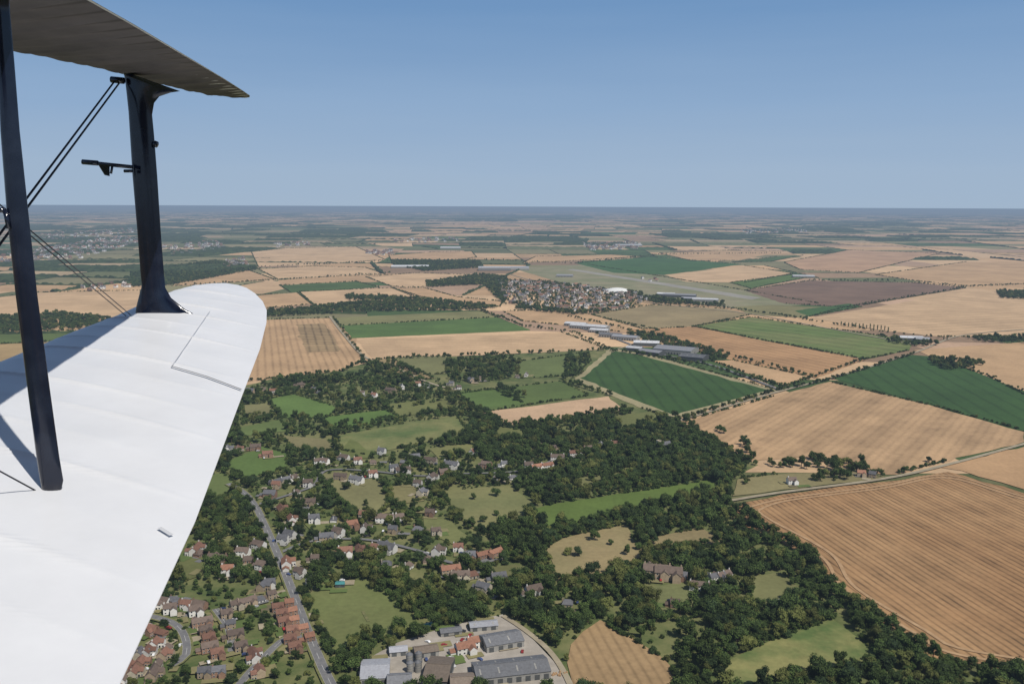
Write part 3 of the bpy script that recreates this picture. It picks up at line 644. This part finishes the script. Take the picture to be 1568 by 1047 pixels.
# gardens
HPa=np.array([(h[0],h[1]) for h in HP])
gm=[fieldmat("lawn",(.10,.14,.042)),fieldmat("dry_lawn",(.21,.19,.09)),MGV,fieldmat("garden_soil",(.14,.12,.07)),MA]
V=[];Fc=[];M=[];gi_=0
for (x,y,a,s) in HP:
    d=math.hypot(x,y)
    if d>1800: continue
    for k in range(3):
        m=[0,1,2,3,4][random.choices(range(5),[4,3,2.2,1,1])[0]]
        L1,W1=random.uniform(5,15),random.uniform(4,10); ox,oy=random.uniform(-13,13),random.uniform(-11,11)
        ca_,sa_=math.cos(a),math.sin(a); z=1.15+gi_*.001; gi_+=1; o=len(V)
        for qx,qy in ((-1,-1),(1,-1),(1,1),(-1,1)):
            lx,ly=ox+qx*L1/2,oy+qy*W1/2; V.append((x+lx*ca_-ly*sa_,y+lx*sa_+ly*ca_,z))
        Fc.append((o,o+1,o+2,o+3));M.append(m)
    if d<1300 and random.random()<.45:
        t=random.uniform(0,6.28); car(x+math.cos(t)*9,y+math.sin(t)*9,a+random.choice([0,1.57]),1.7)
mesh("garden_plots",V,Fc,gm,M)
# ---------------------------------------------------------------- tree scatter
def clear(P,hr=8.0,rr=1.0,opens=True):
    keep=np.ones(len(P),bool)
    if opens: keep&=~intraced(P,TP)
    for i in range(0,len(HPa)):
        if HPa[i,1]>3600: continue
        rad_=hr*max(1,HP[i][3]*.9); dx=P[:,0]-HPa[i,0]; dy=P[:,1]-HPa[i,1]
        keep&=(dx**2+np.where(dy<0,dy*.72,dy)**2)>rad_**2
    for Pl,wd in ROADS:
        for a,b_ in zip(Pl[:-3:3],Pl[3::3]): keep&=segdist(P,a,b_)>wd/2+3*rr
    return P[keep]
Z=hexfill(ZONE,8.4,.34)
estate=GP([(100,1100),(230,900),(330,880),(440,905),(515,1047),(515,1100)])
upper=GP([(350,720),(365,590),(700,585),(740,650),(640,690),(600,740)])
vilc=GP([(390,720),(640,690),(760,720),(760,900),(600,890),(450,900),(380,820)])
r=rng.random(len(Z)); keep=np.ones(len(Z),bool)
keep&=~(inpoly(Z,estate)&(r>.40)); keep&=~(inpoly(Z,upper)&(r>.37)); 
nz=vnoise(Z,38,1.3); nz2=vnoise(Z,17,5.1)
keep&=~(inpoly(Z,vilc)&(r>.58+nz*.4)); keep&=~((~inpoly(Z,estate))&((nz<-.56)|(nz2<-.6))&(r>.18))
Z=clear(Z[keep]); sz=rng.choice([.5,.7,.85,1.0,1.2],len(Z),p=[.15,.25,.27,.23,.10])*rng.uniform(.9,1.1,len(Z))*(1+.15*vnoise(Z,60,4)); sz[inpoly(Z,estate)]*=.68; sz[inpoly(Z,vilc)]*=.9; sz[inpoly(Z,upper)]*=.9
instancer("village_trees",Z,sz,CT,7)
US=hexfill(ZONE,6.5,.4); US=US[rng.random(len(US))<.42]; US=clear(US,6,.4)
instancer("garden_shrubs",US,rng.uniform(.4,1.1,len(US)),CS,3)
mids=[[(395,479),(560,463),(700,463),(765,471),(730,476),(560,478),(400,487)],[(530,453),(600,455),(700,462),(690,466),(600,462),(530,460)],[(650,433),(735,421),(775,425),(780,436),(700,438),(655,441)],
[(735,430),(775,432),(775,468),(758,456)],[(-40,489),(100,480),(172,490),(160,502),(60,508),(-40,516)],[(960,512),(1010,515),(1115,545),(1112,554),(1062,553),(1000,535)],[(680,555),(760,546),(800,556),(790,580),(740,586),(690,590)],
[(870,545),(905,545),(890,578),(860,582)],[(1422,549),(1500,553),(1506,561),(1462,568),(1427,562)],[(1350,516),(1440,526),(1430,533),(1362,526)],[(1525,447),(1600,447),(1600,460),(1532,457)],[(600,399),(735,400),(740,410),(650,416),(600,406)],
[(1480,518),(1600,516),(1600,528),(1500,524)],[(555,556),(600,556),(650,574),(620,582),(560,572)],[(765,592),(808,611),(795,619),(760,600)],[(1165,713),(1240,703),(1330,713),(1343,730),(1230,721)],[(985,456),(1010,455),(1110,464),(1110,470),(1000,466)],
[(1290,718),(1340,722),(1300,735)],[(1130,738),(1150,734),(1150,748)],[(1225,735),(1280,728),(1320,733),(1260,742)],[(775,430),(985,450),(985,455),(920,444),(830,433)],[(790,465),(870,478),(950,476),(880,483),(790,474)],[(200,418),(330,400),(400,412),(262,437),(200,440)],[(1090,690),(1110,686),(1118,700)],[(1132,690),(1150,688),(1152,700)],[(1020,640),(1050,638),(1060,655)],
[(990,815),(1010,830),(985,850),(950,838)],[(905,690),(1100,700),(1100,735),(905,757)],[(880,502),(930,512),(925,516),(880,506)]]
P=np.concatenate([hexfill(GP(m),11.5,.35) for m in mids]); P=clear(P,10,.3,False); P=P[rng.random(len(P))<.9]
instancer("woodland_belt",P,rng.uniform(.6,1.1,len(P)),CT,7)
vt=hexfill(vill,16,.4); vt=clear(vt,10,.5,False); instancer("far_village_trees",vt,rng.uniform(.4,.85,len(vt)),CT,7)
st=[(1102,662),(1143,686),(913,637),(905,632),(1385,724),(1422,708),(960,850),(935,835),(910,828),(1100,828),(885,852),(640,980),(555,1000),(600,995),(740,800),(760,790),(530,750),(560,775),(1060,905),(1150,910),(560,985),(580,978),(610,972),(540,990),(870,850),(725,765),(760,760),(1098,659),(1108,664),(1138,682)]
hp=[];hs=[]
def hline(px,sp,lo,hi,prob=1):
    Pl=GP(px)
    for a,b_ in zip(Pl[:-1],Pl[1:]):
        n=max(1,int(np.linalg.norm(b_-a)/sp))
        for i in range(n):
            if rng.random()<prob: hp.append(a+(b_-a)*(i+rng.random())/n+rng.normal(0,1.2,2)); hs.append(rng.uniform(lo,hi))
for l,sp,lo,hi,pr in (([(1050,642),(1187,600),(1270,583),(1400,543)],9,.4,.8,.75),([(945,538),(1090,563),(1200,595)],8,.5,.9,.95),([(735,475),(800,500),(880,510),(942,540)],10,.4,.8,.9),([(510,487),(560,552)],12,.4,.7,.5),
    ([(1200,485),(1350,509),(1440,518)],10,.4,.7,.8),([(1010,461),(1140,476),(1240,490)],12,.5,.8,.85),([(1240,430),(1350,430),(1480,440),(1568,436)],14,.5,.8,.8),([(565,552),(700,546),(930,537)],9,.5,.8,.85),([(870,485),(960,505),(1000,515)],12,.5,.8,.85),
    ([(1200,706),(1230,702),(1350,730)],9,.4,.8,.6),([(1568,600),(1500,570),(1440,548)],14,.3,.6,.6),([(1322,552),(1240,580),(1200,594)],11,.4,.7,.8),([(1115,545),(1250,579)],9,.4,.8,.85),([(1300,470),(1480,440)],12,.4,.7,.7),([(740,632),(770,652),(830,650),(957,630)],8,.6,1,.9),([(692,606),(742,632)],8,.5,.9,.9),([(860,584),(935,607)],8,.5,.9,.9),([(818,776),(950,755),(1092,733)],8,.5,.9,.9),([(832,815),(1000,776),(1106,754)],8,.6,1,.95),([(380,410),(590,400),(735,398)],16,.5,.9,.9),([(740,398),(880,404),(1010,390),(1200,388)],16,.5,.9,.85),([(470,912),(485,960),(512,1005)],8,.4,.7,.8),([(500,1010),(575,985),(655,965)],8,.5,.9,.9),([(560,886),(655,962)],8,.6,1,.95),([(485,728),(515,765),(545,792),(602,782),(585,738)],8,.5,.9,.9),([(262,438),(430,429),(600,418)],13,.5,.8,.8),([(375,585),(525,569),(558,553)],9,.5,.8,.8),
    ([(1122,782),(1235,852),(1268,905),(1380,978),(1430,1015),(1568,1034)],6,.7,1.1,.97),([(410,612),(430,640),(500,640)],8,.4,.8,.8),([(520,625),(600,628),(700,610)],8,.4,.8,.8),([(500,655),(610,640),(695,628)],8,.4,.8,.8),([(835,842),(860,824),(960,803)],8,.5,.9,.8),([(1110,1010),(1280,944)],8,.5,.9,.9)):
    hline(l,sp,lo,hi,pr)
for s_ in st: hp.append(np.array(G(*s_))); hs.append(rng.uniform(.6,1.1))
hp=np.array(hp);hs=np.array(hs); instancer("field_boundary_trees",hp,hs,CT,7)
sh=[]
for nm,Pp,c,hd,k in T:
    if hd<=0: continue
    n=len(Pp)
    for i in range(n):
        a=Pp[i];b_=Pp[(i+1)%n];Ld=np.linalg.norm(b_-a);pr=min(1,hd*3)*(1 if rng.random()<min(1,hd*3) else .0)
        m=int(Ld/3.6)
        if m<1 or pr==0: continue
        t=rng.random(m); t=t[rng.random(m)<.85]
        sh.append(a+(b_-a)*t[:,None]+rng.normal(0,.7,(len(t),2)))
sh=np.concatenate(sh); sh=clear(sh,5,.2,False); instancer("field_hedges",sh,rng.uniform(.5,1.1,len(sh)),CS,3)
pp=[]
for x in np.linspace(1288,1360,14): pp.append(G(x,499+(x-1288)*.125))
pp+= [G(1445,521),G(1450,521)]
instancer("poplar_row",np.array(pp),np.full(len(pp),.85),CPo,1)
print("TREES",len(Z),len(US),len(P),len(hp),len(sh),"houses",len(HP))
# ---------------------------------------------------------------- aeroplane wings
AP=bpy.data.objects.new("biplane",None); scene.collection.objects.link(AP); AP.location=(0,0,H)
b=MB("white_wing_fabric",.4,False,spec=.4); b.col(b.mix(b.mr(b.noise(1.6,7,rough=.65),.35,.75,0,.7),(.68,.69,.71),(.59,.60,.62))); b.bump(b.noise(18,3),.1,.004); MWG=b.m
# underside: doped linen; rib tapes darkened to paint in ridge shading
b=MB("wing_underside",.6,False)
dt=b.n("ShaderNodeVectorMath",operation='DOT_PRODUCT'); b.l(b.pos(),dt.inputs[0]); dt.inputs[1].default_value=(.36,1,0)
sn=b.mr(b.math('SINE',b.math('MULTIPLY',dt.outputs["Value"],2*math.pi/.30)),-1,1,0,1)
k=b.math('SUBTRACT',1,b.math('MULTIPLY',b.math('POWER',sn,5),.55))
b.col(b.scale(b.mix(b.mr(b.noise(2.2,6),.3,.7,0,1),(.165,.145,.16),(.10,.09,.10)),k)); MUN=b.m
b=MB("navy_gloss_paint",.14,False,spec=.55); b.col(b.mix(b.mr(b.noise(7,6),.45,.7,0,.6),(.005,.008,.02),(.016,.022,.04))); MNV=b.m
b=MB("black_seam",.7,False); b.col((.12,.12,.125)); MSM=b.m
b=MB("steel_wire",.4,False); b.col((.03,.032,.04)); MWI=b.m
TE=[(0.3,-1.02),(2.79,-1.34),(4.13,-1.54),(6.2,-1.93),(7.6,-2.19),(8.7,-2.43),(9.3,-2.59),(9.8,-2.77),(10.3,-3.0),(10.65,-3.2),(10.85,-3.36),(10.95,-3.52)]
LE=[(0.3,-3.9),(5.0,-4.1),(6.5,-4.15),(8.0,-4.08),(8.8,-4.0),(9.6,-4.0),(10.1,-3.99),(10.5,-3.93),(10.8,-3.8),(10.95,-3.6)]
def itp(T_,y): return np.interp(y,[a for a,_ in T_],[c for _,c in T_])
def prof(c): return 5*.11*(.2969*np.sqrt(c)-.126*c-.3516*c**2+.2843*c**3-.1015*c**4)
def wz(x,y,low=True):
    xt=itp(TE,y) if low else itp(UTE,y); xl=itp(LE,y) if low else itp(ULE,y); ch=max(xt-xl,.01); c=min(max((x-xl)/ch,0),1)
    return (-1.87+.0823*y if low else .90+.04*y)+prof(c)*ch*1.05*(1 if low else -.6)
UTE=[(0.3,-1.7),(4.89,-2.29),(5.9,-2.43),(9.4,-2.97),(10.8,-3.2),(11.6,-3.34),(11.9,-3.43),(12.0,-3.5)]
ULE=[(0.3,-4.0),(7,-3.90),(8.4,-3.80),(10.56,-3.86),(11.3,-3.82),(11.8,-3.68),(12,-3.54)]
def wing(name,te,le,z0,dz,up,dn,mt,mb,rib,rh,y0,sag,skew=.36,rw=.014,edge=False):
    ys=np.concatenate([np.linspace(y0,te[-1][0]-1.2,900),te[-1][0]-1.2*(1-np.sin(np.linspace(0,math.pi/2,90)))[1:]])
    cs=(1-np.cos(np.linspace(0,math.pi,44)))/2
    V=[];Fc=[];M=[];n=len(cs)
    for side in (1,-1):
        for y in ys:
            xl=itp(le,y);xt=itp(te,y);ch=xt-xl
            x=xl+ch*cs; yy=y+0*x; v=(yy+skew*x)/rib; d=np.abs(v-np.round(v))*rib
            amp=.55+.45*np.sin(np.round(v)*2.7+cs*3)
            env=np.clip(cs*8,0,1)*np.clip((1-cs)*3.2,0,1)*min(1,ch/.6)
            rr=(rh*amp*np.exp(-(d/rw)**2)-sag*np.sin(np.pi*np.clip(d/rib*2,0,1)/2)**2)*env
            z=z0+dz*yy+side*(prof(cs)*ch*(up if side>0 else dn)+rr)
            V.extend(zip(x,yy,z))
    ny=len(ys)
    for s in range(2):
        o=s*ny*n
        for j in range(ny-1):
            for i in range(n-1):
                a=o+j*n+i; q=(a,a+1,a+n+1,a+n); Fc.append(q if s==0 else q[::-1]); M.append(0 if (edge and i>=n-4) else s)
    return mesh(name,V,Fc,[mt,mb],M,smooth=True,parent=AP)
wing("lower_wing",TE,LE,-1.87,.0823,1.05,.4,MWG,MWG,.42,.015,.3,.0035)
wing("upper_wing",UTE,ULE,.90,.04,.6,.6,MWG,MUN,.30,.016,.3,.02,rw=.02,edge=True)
def aty(px,py,Y): v=ray(px,py); return np.array(v)*(Y/v.y)
def loft(name,secs,Y,th,mat):
    V=[];Fc=[];n=16
    for (a,c,ya,yc) in secs:
        A=aty(a,ya,Y);C=aty(c,yc,Y);cen=(A+C)/2;hw=(C-A)/2;w_=np.linalg.norm(hw)
        for k in range(n):
            t=2*math.pi*k/n; V.append(cen+hw*math.cos(t)+np.array([0,1,0])*th*math.sin(t)*(1-.35*math.cos(t)))
    m=len(secs)
    for j in range(m-1):
        for k in range(n): Fc.append((j*n+k,j*n+(k+1)%n,j*n+n+(k+1)%n,j*n+n+k))
    Fc.append(tuple(range(n)));Fc.append(tuple(range((m-1)*n,m*n)))
    return mesh(name,V,Fc,[mat],smooth=True,parent=AP)
loft("outer_interplane_strut",[(186,276,108,140),(190,262,116,142),(192,244,128,148),(194,236,145,158),(197,233,172,176),(199,236,205,207),(203,241,270,272),(210,246,350,352),(215,251,415,417),(217,253,438,440),(213,262,452,456),(209,284,468,474),(207,318,482,491),(207,322,487,498)],8.75,.045,MNV)
loft("inner_interplane_strut",[(-14,12,-40,-40),(-8,15,20,20),(-2,22,100,100),(2,30,200,200),(12,44,330,330),(25,57,450,450),(44,77,600,600),(57,91,700,700),(62,97,732,735),(68,90,762,768)],4.33,.03,MNV)
def wire(name,pts,r,mat=MWI):
    V=[];Fc=[]
    for a,c in zip(pts[:-1],pts[1:]):
        v,f=tube(a,c,r,r,8); o=len(V);V.extend(v);Fc.extend([tuple(i+o for i in g) for g in f])
    return mesh(name,V,Fc,[mat],smooth=True,parent=AP)
wire("flying_wire",[aty(176,124,8.7),aty(-60,438,5.2)],.008); wire("flying_wire",[aty(183,127,8.7),aty(-51,443,5.2)],.008)
wire("landing_wire",[aty(196,486,8.7),aty(-40,288,4.6)],.004); wire("landing_wire",[aty(201,483,8.7),aty(-34,285,4.6)],.004)
wire("rear_wire",[aty(66,757,4.33),aty(-50,694,4.0)],.004)
wire("wire_fitting",[aty(170,122,8.68),aty(190,124,8.68)],.03,MNV)
wire("pitot_tube",[aty(126,248,8.6),aty(203,256,8.6)],.018,MNV); wire("pitot_static_head",[aty(126,248,8.6),aty(150,250,8.6)],.024,MNV)
loft("pitot_vane",[(150,168,252,254),(160,168,268,270)],8.6,.01,MNV); wire("pitot_bracket",[aty(172,254,8.6),aty(170,266,8.6)],.012,MNV); wire("pitot_clamp",[aty(190,262,8.6),aty(203,262,8.6)],.015,MNV)
wire("strut_bracket",[aty(236,220,8.7),aty(241,222,8.7)],.03,MNV)
wire("inner_wire_bracket",[aty(-10,322,4.3),aty(8,322,4.3),aty(14,350,4.3)],.012,MNV)
def seam(name,pts,wd,mat):
    V=[];Fc=[]
    P_=[np.array(p) for p in pts]; Q=[]
    for a,c in zip(P_[:-1],P_[1:]):
        for s in np.linspace(0,1,12,endpoint=False): Q.append(a+(c-a)*s)
    Q.append(P_[-1])
    for i,p in enumerate(Q):
        d=Q[min(i+1,len(Q)-1)]-Q[max(i-1,0)];d/=np.linalg.norm(d);nn=np.array([-d[1],d[0]])
        for s in (-1,1): q=p+nn*wd*s/2; V.append((q[0],q[1],wz(q[0],q[1])+.014))
    for i in range(len(Q)-1): Fc.append((2*i,2*i+1,2*i+3,2*i+2))
    return mesh(name,V,Fc,[mat],parent=AP)
seam("aileron_gap",[(-2.62,6.72),(-2.3,6.55),(-1.97,6.33)],.014,MSM)
MSG=simple("seam_grey",(.55,.56,.58))
seam("aileron_hinge_line",[(-2.62,6.72),(-3.05,8.9)],.006,MSG)
seam("drag_fitting",[(-1.66,4.0),(-1.58,3.94)],.022,MSG)
